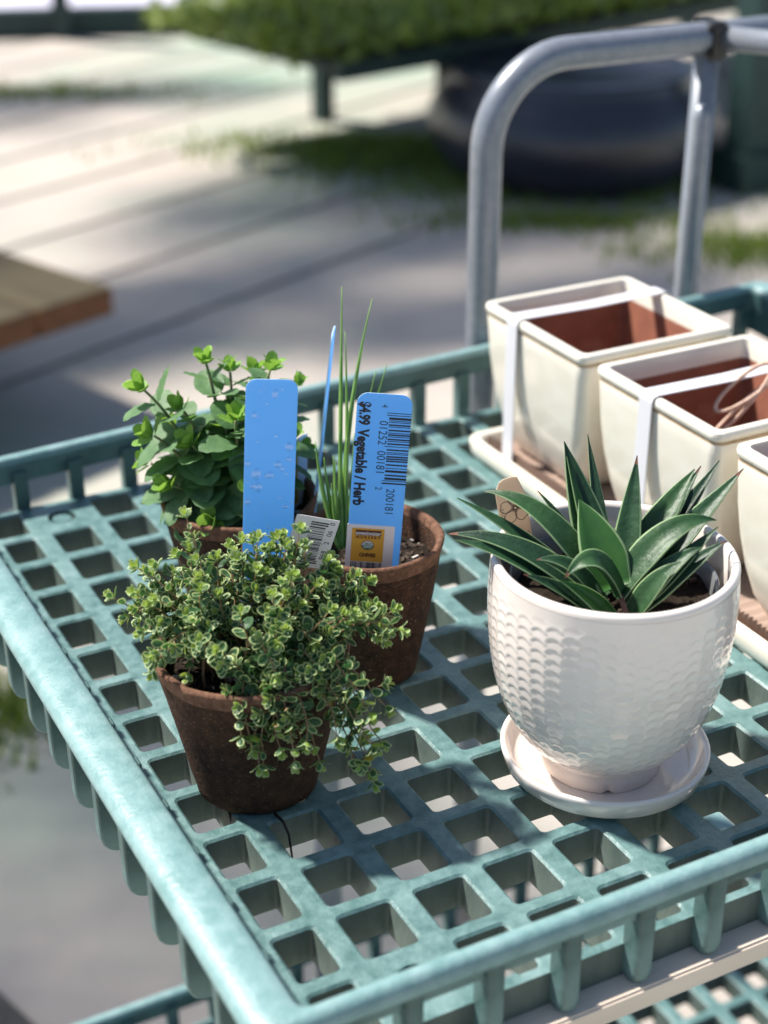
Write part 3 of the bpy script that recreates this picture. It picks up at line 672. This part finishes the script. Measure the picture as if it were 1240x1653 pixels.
# plain blue tag with water drops, in the thyme pot
p1 = at(424, 930, depth(V3((TH.x, TH.y, 2)))+.62*.88)
t1 = tagroot('plant_tag', (p1.x, p1.y, 1.6), math.radians(3.4), math.radians(6), math.radians(-3), 'plain light blue plant tag beaded with water in the thyme pot')
H1 = (p1.z-1.6)+2.68
link('plate', plate_mesh(.65, H1, .13, .012, M['blue'], M['blueedge']), t1)
d = MB(); rnd = random.Random(2)
for k in range(46):
    x, y, r_ = rnd.uniform(-.29, .29), H1-rnd.uniform(.08, 2.4), rnd.choice((.015, .02, .025, .04, .055))*rnd.uniform(.7, 1.2)
    ry = r_*rnd.uniform(.8, 1.7); n = 10; v = []; f = []
    for i, (a, hh) in enumerate(((1, 0), (.85, .5), (.5, .85))):
        v += [(x+r_*a*math.cos(6.283*q/n), y+ry*a*math.sin(6.283*q/n), .0063+hh*r_*.45) for q in range(n)]
    v.append((x, y, .0063+r_*.45))
    for i in range(2): f += [(i*n+q, i*n+(q+1) % n, (i+1)*n+(q+1) % n, (i+1)*n+q) for q in range(n)]
    f += [(2*n+q, 2*n+(q+1) % n, 3*n) for q in range(n)]; d.add(v, f)
tag(link('water_droplets', mesh('water_droplets', d.vf(), M['drop'], smooth=True), t1), kind='stuff')
sk1 = link('sticker', mesh('sticker', MB().box((0, 0, 0), (.6, .72, .008)).vf(), M['sticker']), t1, V3((.18, H1-2.5, .03))*S)
sk1.rotation_euler = (0, math.radians(12), math.radians(-15))
o = link('barcode', bars(.6, .22, 25, 12), sk1, V3((.24, .33, .0102))*S); o.rotation_euler.z = math.pi/2; o.location = V3((.44, .36, .0102))*S
for s_, yy in (('0', .66), ('06', .52), ('2', .38), ('968', .2)):
    o = link('lettering', textmesh(s_, .1*S, M['ink'], .9), sk1, V3((.52, yy, .0102))*S); o.rotation_euler.z = math.pi/2

# edge-on blue tag and its yellow sticker in the oregano pot
pe = at(503, 790, depth(V3((OR.x, OR.y, 2.0)))+.1)
pt3 = at(534, 514, depth(V3((OR.x, OR.y, 2.0)))-.2)
t3 = tagroot('plant_tag', (pe.x, pe.y, 1.5), math.radians(7.5), math.radians(87), 0, 'thin blue plant tag seen edge on in the oregano pot')
t3.rotation_euler = (Matrix.Rotation(math.radians(6.2), 3, FH) @ t3.rotation_euler.to_matrix()).to_euler()
link('plate', plate_mesh(.72, pt3.z-1.5+.05, .13, .02, M['blue'], M['blueedge']), t3)
# yellow and white sticker beside it
py = at(479, 808, depth(V3((OR.x, OR.y, 2.0)))+.3)
t4 = tagroot('plant_label', (py.x, py.y, 1.5), math.radians(3), math.radians(62), 0, 'narrow white and yellow label standing in the oregano pot')
link('card', plate_mesh(.55, py.z-1.5+1.0, .02, .015, M['sticker'], M['sticker']), t4)
link('panel', mesh('panel', rect(MB(), -.26, .4, .0, py.z-1.5+.85, .009).vf(), M['orange']), t4)

# beige tag with a flower drawing in the white pot
pf = at(846, 868, depth(V3((WP.x, WP.y, 3.2)))+.75)
tf = tagroot('plant_tag', (pf.x, pf.y, 2.6), math.radians(-9), math.radians(18), math.radians(-6), 'beige plant tag with a black outlined flower in the white pot')
HF = pf.z-2.6+.85
n = 0; pr = [(-.2, 0), (.2, 0), (.2, HF-.28), (.12, HF-.02), (.05, HF), (-.06, HF), (-.13, HF-.03), (-.2, HF-.16)]
v = [(x, y, .008) for x, y in pr]+[(x, y, -.008) for x, y in pr]; k_ = len(pr)
link('card', mesh('card', (v, [tuple(range(k_)), tuple(range(2*k_-1, k_-1, -1))]+[(k, k+k_, (k+1) % k_+k_, (k+1) % k_) for k in range(k_)]), M['beige']), tf)
fl = MB(); fc = V3((.03, HF-.43, .0095))
for q in range(5):
    a = math.pi/2+q*2*math.pi/5; ax = V3((math.cos(a), math.sin(a), 0)); pp = V3((-math.sin(a), math.cos(a), 0)); ln = []
    for t in range(25):
        s_ = t/24*2*math.pi; rx = .105+.085*math.cos(s_)-(.014 if t == 0 or t == 24 else 0); ry = .062*math.sin(s_)*(1.1+.25*math.cos(s_))
        ln.append(fc+ax*rx*1.1+pp*ry*1.15)
    for c0, c1 in zip(ln, ln[1:]):
        n_ = (c1-c0).cross(V3((0, 0, 1))).normalized()*.0048; fl.add([c0-n_, c1-n_, c1+n_, c0+n_], [(0, 1, 2, 3)])
    for da in (-.25, 0, .25):
        e = V3((math.cos(a+da), math.sin(a+da), 0)); n_ = V3((-e.y, e.x, 0))*.003; c0, c1 = fc+e*.015, fc+e*.06; fl.add([c0-n_, c1-n_, c1+n_, c0+n_], [(0, 1, 2, 3)])
link('flower_drawing', mesh('flower_drawing', fl.vf(), M['ink']), tf)
o = onplate(textmesh('SUCCULENT', .055*S, M['ink'], .9), tf, 'lettering', -.15, HF-.53, .0095, -math.pi/2)
o = onplate(textmesh('2.02', .075*S, M['ink'], .9), tf, 'lettering', .12, HF-.83, .0095, .2)

# ------------------------------------------------------------------ cream square planters on their tray
def sqring(h, z, r, n=6):
    return [(x, y, z) for x, y in rrect(0, 0, h, h, r, n)]
def planter_mesh():
    lv = [(1.06, .0, .28), (1.16, .03, .32), (1.32, .35, .32), (1.43, .8, .3), (1.51, 1.3, .27), (1.555, 1.8, .23), (1.58, 2.3, .2), (1.585, 2.52, .18), (1.575, 2.56, .18), (1.60, 2.585, .18), (1.615, 2.66, .18), (1.60, 2.72, .17), (1.56, 2.745, .15), (1.5, 2.745, .13), (1.46, 2.73, .12), (1.445, 2.68, .12)]
    li = [(1.445, 2.68, .12), (1.42, 2.4, .12), (1.2, .9, .2), (1.0, .3, .2)]
    v = []; f = []; mi = []; n = 28
    for h, z, r in lv+li: v += sqring(h, z, r)
    for i in range(len(lv)+len(li)-1):
        if i == len(lv)-1: continue
        for k in range(n):
            f.append((i*n+k, i*n+(k+1) % n, (i+1)*n+(k+1) % n, (i+1)*n+k)); mi.append(2 if i > len(lv) else (1 if i in (7, 8) else 0))
    f.append(tuple(range(n))[::-1]); mi.append(0); f.append(tuple(range(len(v)-n, len(v)))); mi.append(2)
    return mesh('planter', (v, f, mi), [M['cream'], M['glazeedge'], M['terra']], smooth=True, weld=True, auto=45)
PMESH = planter_mesh()
def strap(y, x0, x1, zt, loc, label):
    b = MB(); w, t = .165, .02
    path = [V3((x0-.03, 0, .05)), V3((x0-.035, 0, 1.4)), V3((x0-.03, 0, zt-.09)), V3((x0+.0, 0, zt-.01)), V3((x0+.08, 0, zt+.02)), V3(((x0+x1)/2, 0, zt-.01)), V3((x1-.08, 0, zt+.02)), V3((x1, 0, zt-.01)), V3((x1+.03, 0, zt-.09)), V3((x1+.03, 0, .05))]
    v = []; f = []
    for k, p in enumerate(path):
        d = (path[min(k+1, 9)]-path[max(k-1, 0)]).normalized(); n_ = V3((0, 1, 0)).cross(d)*-1
        v += [p+V3((0, -w, 0)), p+V3((0, w, 0)), p+V3((0, w, 0))-n_*t, p+V3((0, -w, 0))-n_*t]
    for k in range(9):
        for q in range(4): f.append((k*4+q, k*4+(q+1) % 4, (k+1)*4+(q+1) % 4, (k+1)*4+q))
    f += [(0, 1, 2, 3)[::-1], (36, 37, 38, 39)]
    b.add(v, f); o_ = link('packing_strap', mesh('packing_strap', b.vf(), M['strap'], smooth=False, weld=True), None, W(*loc))
    return tag(o_, label, 'strap')
PX = 10.48
for (y, ys, lab, ls) in ((10.3, 10.82, 'cream glazed square planter in front of the grey tube posts', 'white packing strap around the planter by the grey posts'),
                         (6.74, 6.86, 'cream glazed square planter with a twine loop over its strap', 'white packing strap with twine looped on it'),
                         (3.18, 2.6, 'cream glazed square planter right behind the white succulent pot', 'white packing strap around the planter behind the succulent pot')):
    o = link('square_planter', PMESH, None, W(PX, y, .26)); tag(o, lab, 'planter', 'cream square planters on the tray')
    strap(ys, PX-1.63, PX+1.63, 2.77, V3((0, ys, .26)), ls)
tr = empty('tray', W(PX+.1, 6.2, 0), 'long shallow cream tray lined with cardboard under the square planters', 'tray')
b = MB(); lv = [(-1.98, .0), (-2.05, .12), (-2.08, .36), (-2.04, .42), (-1.96, .43), (-1.9, .38), (-1.84, .16), (0, .14)]
v = []; f = []
for off, z in lv:
    hx, hy_ = 1.92+(-off-1.98), 5.62+(-off-1.98)
    if off == 0: hx, hy_ = .01, 4
    v += [(x, y, z) for x, y in rrect(0, 0, hx, hy_, min(.25, hx*.5), 4)]
n = 20
for i in range(len(lv)-1):
    for k in range(n): f.append((i*n+k, i*n+(k+1) % n, (i+1)*n+(k+1) % n, (i+1)*n+k))
f.append(tuple(range(n))[::-1]); f.append(tuple(range(len(v)-n, len(v))))
b.add(v, f); link('tray_shell', mesh('tray_shell', b.vf(), M['cream'], smooth=True, weld=True, auto=60), tr)
b = MB(); NX_, NY_ = 6, 200; v = []; f = []
for j in range(NY_+1):
    for i in range(NX_+1):
        x = -1.78+3.56*i/NX_; y = -5.4+10.8*j/NY_
        v.append((x, y, .2+.012*math.sin(j*1.5)+.03*noise.noise(V3((x*1.2, y*1.2, 0)))))
for j in range(NY_):
    for i in range(NX_): q = j*(NX_+1)+i; f.append((q, q+1, q+NX_+2, q+NX_+1))
link('cardboard_liner', mesh('cardboard_liner', b.add(v, f).vf(), M['card']), tr)
b = MB(); v = []; f = []                               # corrugated upright edge of the liner
for j in range(320):
    y = -5.4+10.8*j/319; x = -1.68+.03*math.sin(j*2.1); zt = .44+.05*noise.noise(V3((y*2.5, 0, 3)))+.02*math.sin(j*2.1)
    v += [(x, y, .19), (x, y, zt)]
for j in range(319): f.append((2*j, 2*j+2, 2*j+3, 2*j+1))
link('cardboard_edge', mesh('cardboard_edge', b.add(v, f).vf(), M['card']), tr)
b = MB(); rp = []
for k in range(60):
    a = k/59*2*math.pi*2.2; rp.append(V3((.55*math.cos(a)*(1-.1*k/59), .16*math.sin(a*1.0)+.02*k/59-.1, -.28*math.sin(a*.5+.6)-.12+.33*math.cos(a))))
b.tube(rp, .035, 6)
o = tag(link('twine_loop', mesh('twine_loop', b.vf(), M['rope'], smooth=True), None, W(PX+.05, 6.65, 2.85)), 'pale twine looped over the strap of a cream planter', 'twine')

# ------------------------------------------------------------------ background: table, benches, tub, posts
def ground_at(px, py, z=-20.0):
    v_ = RT*((px-620)/FPX)-UPV*((py-826.5)/FPX)+FW; return (CP+v_*((z-CP.z)/v_.z))*S
def leafmass(b, c, ext, n, size, rnd_, mi=0):
    for k in range(n):
        while True:
            q = V3((rnd_.uniform(-1, 1), rnd_.uniform(-1, 1), rnd_.uniform(-1, 1)))
            if .25 < q.length < 1: break
        p = V3((c[0]+q.x*ext[0], c[1]+q.y*ext[1], c[2]+q.z*ext[2]))
        d = V3((rnd_.uniform(-1, 1), rnd_.uniform(-1, 1), rnd_.uniform(-.4, .8))).normalized(); s_ = d.cross(V3((rnd_.uniform(-.3, .3), rnd_.uniform(-.3, .3), 1))).normalized(); L = size*rnd_.uniform(.6, 1.3)
        b.add([p, p+d*L*.5+s_*L*.28, p+d*L, p+d*L*.5-s_*L*.28], [(0, 1, 2, 3)], mi)
K = ground_at(183, 462, -13.0); K.z = 0; ta = V3((-.36, .933, 0)); tb_ = V3((-.933, -.36, 0)); tz = 7*S
tbl = empty('wooden_table', (K.x, K.y, 0), 'brown stained wooden table with thick plank top standing on the concrete', 'table')
tbl.rotation_euler.z = math.atan2(ta.y, ta.x)        # local x along ta, local y along tb_ (left of it)
for k in range(5):
    b = MB().box((0, .003+k*.2, tz-.06), (1.2, .197+k*.2, tz))
    b2 = mesh('plank', b.vf(), [M['brownwood'], M['endwood']], scale=1); bm = bmesh.new(); bm.from_mesh(b2); bmesh.ops.bevel(bm, geom=bm.edges[:], offset=.003, segments=1, affect='EDGES')
    for fc_ in bm.faces:
        if abs(fc_.normal.z) < .5: fc_.material_index = 1
    bm.to_mesh(b2); bm.free(); link('plank', b2, tbl)
for x in (.12, 1.0):
    for y in (.4, .85):
        link('leg', mesh('leg', MB().box((x, y, 0), (x+.07, y+.07, tz-.06)).vf(), M['endwood'], scale=1), tbl)
rnd = random.Random(4)
# green bench across the back
A_, B_ = ground_at(545, 105, -11), ground_at(1030, 22, -11)
bd = (B_-A_); bl = bd.length; bz = 9*S
A_.z = 0; bn = empty('plant_bench', A_, 'dark low nursery bench carrying a row of leafy green plants', 'bench'); bn.rotation_euler.z = math.atan2(bd.y, bd.x)
for k in range(5): link('slat', mesh('slat', MB().box((0, .02+k*.16, bz-.03), (bl+1.5, .16+k*.16, bz)).vf(), M['darkwood'], scale=1), bn)
link('apron', mesh('apron', MB().box((0, -.02, bz-.05), (bl+1.5, .017, bz+.01)).vf(), M['darkwood'], scale=1), bn)
for x in (.5, 2.6):
    for y in (.03, .7): link('leg', mesh('leg', MB().box((x, y, 0), (x+.06, y+.06, bz-.03)).vf(), M['darkwood'], scale=1), bn)
rz = Matrix.Rotation(bn.rotation_euler.z, 3, 'Z')
for k in range(14):
    p = A_+rz @ V3((.1+(k//2)*(bl+1.2)/6, .14+.42*(k % 2), bz))
    e = empty('leafy_plant', p, 'leafy yellow green potted plant on the dark nursery bench', 'plant', 'plants on the dark bench')
    c1 = MB(); c1.lathe([(.0, .0), (.055, 0), (.07, .06), (.062, .06), (.058, .05), (0, .05)], 14); link('plant_pot', mesh('plant_pot', c1.vf(), M['blackpl'], scale=1), e)
    c2 = MB(); leafmass(c2, (0, 0, .07), (.36, .32, .04), 800, .06, rnd); link('foliage', mesh('foliage', c2.vf(), M['bench_g'], scale=1), e)
# low pale platform with dark edge at the back left
A2, B2 = ground_at(-60, 62), ground_at(520, 46); A2.z = B2.z = 0; bd2 = B2-A2
wb = empty('display_platform', A2, 'low lavender white display platform with dark timber edge far behind', 'platform'); wb.rotation_euler.z = math.atan2(bd2.y, bd2.x)
for k in range(4): link('board', mesh('board', MB().box((0, .02+k*.42, .1), (bd2.length*.62, .42+k*.42, .13)).vf(), M['paintw'], scale=1), wb)
link('edge_board', mesh('edge_board', MB().box((0, -.05, .0), (bd2.length*1.2, -.01, .126)).vf(), M['darkwood'], scale=1), wb)
link('post', mesh('post', MB().box((.42, -.1, 0), (.5, -.053, .8)).vf(), M['darkwood'], scale=1), wb)
# navy tub
pn = ground_at(955, 318); pn.z = 0
nv = empty('round_planter', pn+V3((.1, .28, 0)), 'large round dark navy glazed planter behind the steel handle', 'planter')
link('body', mesh('body', MB().lathe([(0, 0), (.33, 0), (.4, .04), (.46, .12), (.47, .2), (.43, .29), (.38, .33), (.39, .35), (.36, .355), (.35, .33), (0, .32)], 40).vf(), M['navy'], scale=1, smooth=True), nv)
# dark green timber posts at the right
for (px_, py_, w_, lab) in ((1215, 300, .09, 'dark green timber post beside the navy planter'), (1120, -40, .1, 'far dark green timber post behind the steel handle')):
    p = ground_at(px_, py_); o = tag(link('timber_post', mesh('timber_post', MB().box((-w_, -w_*.6, 0), (w_, w_*.6, 2.4)).box((-w_*1.3, -w_*.9, 0), (w_*1.3, w_*.9, .12)).vf(), M['darkwood'], scale=1), None, V3((p.x, p.y, 0))), lab, 'post')
p = ground_at(1168, 285)
o = tag(link('white_pot', mesh('white_pot', MB().lathe([(0, 0), (.06, 0), (.085, .13), (.095, .14), (.095, .17), (.08, .17), (.075, .12), (0, .12)], 24).vf(), M['white'], scale=1, smooth=True, auto=50), None, V3((p.x, p.y, 0))), 'small plain white pot on the ground by the dark green post', 'pot')
# grass, with the densest clumps standing in for the bench's shadow
b = MB(); rnd = random.Random(6)
for (cx, cy, ex, ey, n) in ((1200, 405, .28, .14, 700), (915, 362, .4, .08, 600), (590, 236, .55, .12, 900), (30, 152, .6, .12, 500), (690, 262, .5, .16, 1500), (880, 300, .5, .2, 1500), (0, 1150, .1, .09, 300)):
    c = ground_at(cx, cy)
    for k in range(n):
        p = V3((c.x, c.y, 0))+RT*(rnd.gauss(0, .55)*ex)+FH*(rnd.gauss(0, .7)*ey); p.z = 0
        d = V3((rnd.uniform(-.5, .5), rnd.uniform(-.5, .5), 1)).normalized()*rnd.uniform(.02, .06); s_ = V3((rnd.uniform(-1, 1), rnd.uniform(-1, 1), 0)).normalized()*.006
        b.add([p-s_, p+s_, p+d], [(0, 1, 2)])
tag(link('grass', mesh('grass', b.vf(), M['grass'], scale=1)), 'patches of low yellow green grass on the concrete yard, densest clumps stand in for bench shade', 'grass', kind='stuff')

# ------------------------------------------------------------------ unseen trees, added beyond the frame to shade the yard
def tree(loc, h, crown, rc, nl, seedv, label, limbs=7, lsize=.11):
    rnd_ = random.Random(seedv); root = empty('shade_tree', loc, label, 'tree', 'unseen trees added for shade')
    b = MB(); c = V3(crown); b.tube([V3((0, 0, 0)), V3((.03, .02, h*.35)), V3((c.x*.25, c.y*.25, h*.62)), V3((c.x*.55, c.y*.55, h*.8))], [.13, .1, .08, .05], 10)
    ends = []
    for k in range(limbs):
        q = V3((rnd_.uniform(-1, 1)*rc[0], rnd_.uniform(-1, 1)*rc[1], rnd_.uniform(-.6, .8)*rc[2]))*.75; e = c+q
        s0 = V3((c.x*.4, c.y*.4, h*.72)); b.tube([s0, s0.lerp(e, .5)+V3((0, 0, .12)), e], [.045, .03, .012], 6); ends.append(e)
    link('trunk', mesh('trunk', b.vf(), M['bark_t'], scale=1, smooth=True), root)
    l = MB()
    for e in ends: leafmass(l, e, (rc[0]*.42, rc[1]*.42, rc[2]*.5), nl//limbs, lsize, rnd_)
    link('crown', mesh('crown', l.vf(), M['leaf_t'], scale=1), root)
sh = V3((sd.x/sd.z, sd.y/sd.z, 0))
def shade(px_, py_, hgt):
    p = ground_at(px_, py_); return V3((p.x, p.y, 0))+sh*hgt
for (px_, py_, hg, off, rc, nl, sv, lab) in ((380, 520, 4.2, (-2.6, 1.2), (1.7, .42, .45), 5200, 1, 'unseen leafy tree added to shade the middle of the yard'), (860, 300, 4.6, (2.6, 1.6), (1.3, .75, .5), 6500, 2, 'unseen leafy tree added to shade the ground behind the cart'), (40, 172, 4.6, (-2.4, 1.5), (1.2, .3, .4), 1500, 3, 'unseen slender tree added to shade the far left of the yard'), (60, 1330, 3.9, (-2.2, .6), (.62, .62, .4), 1500, 4, 'unseen airy tree added to shade the concrete beside the cart')):
    cpos = shade(px_, py_, hg); loc = V3((cpos.x+off[0], cpos.y+off[1], 0))
    tree(loc, hg, (-off[0], -off[1], hg), rc, nl, sv, lab, 12, .075)
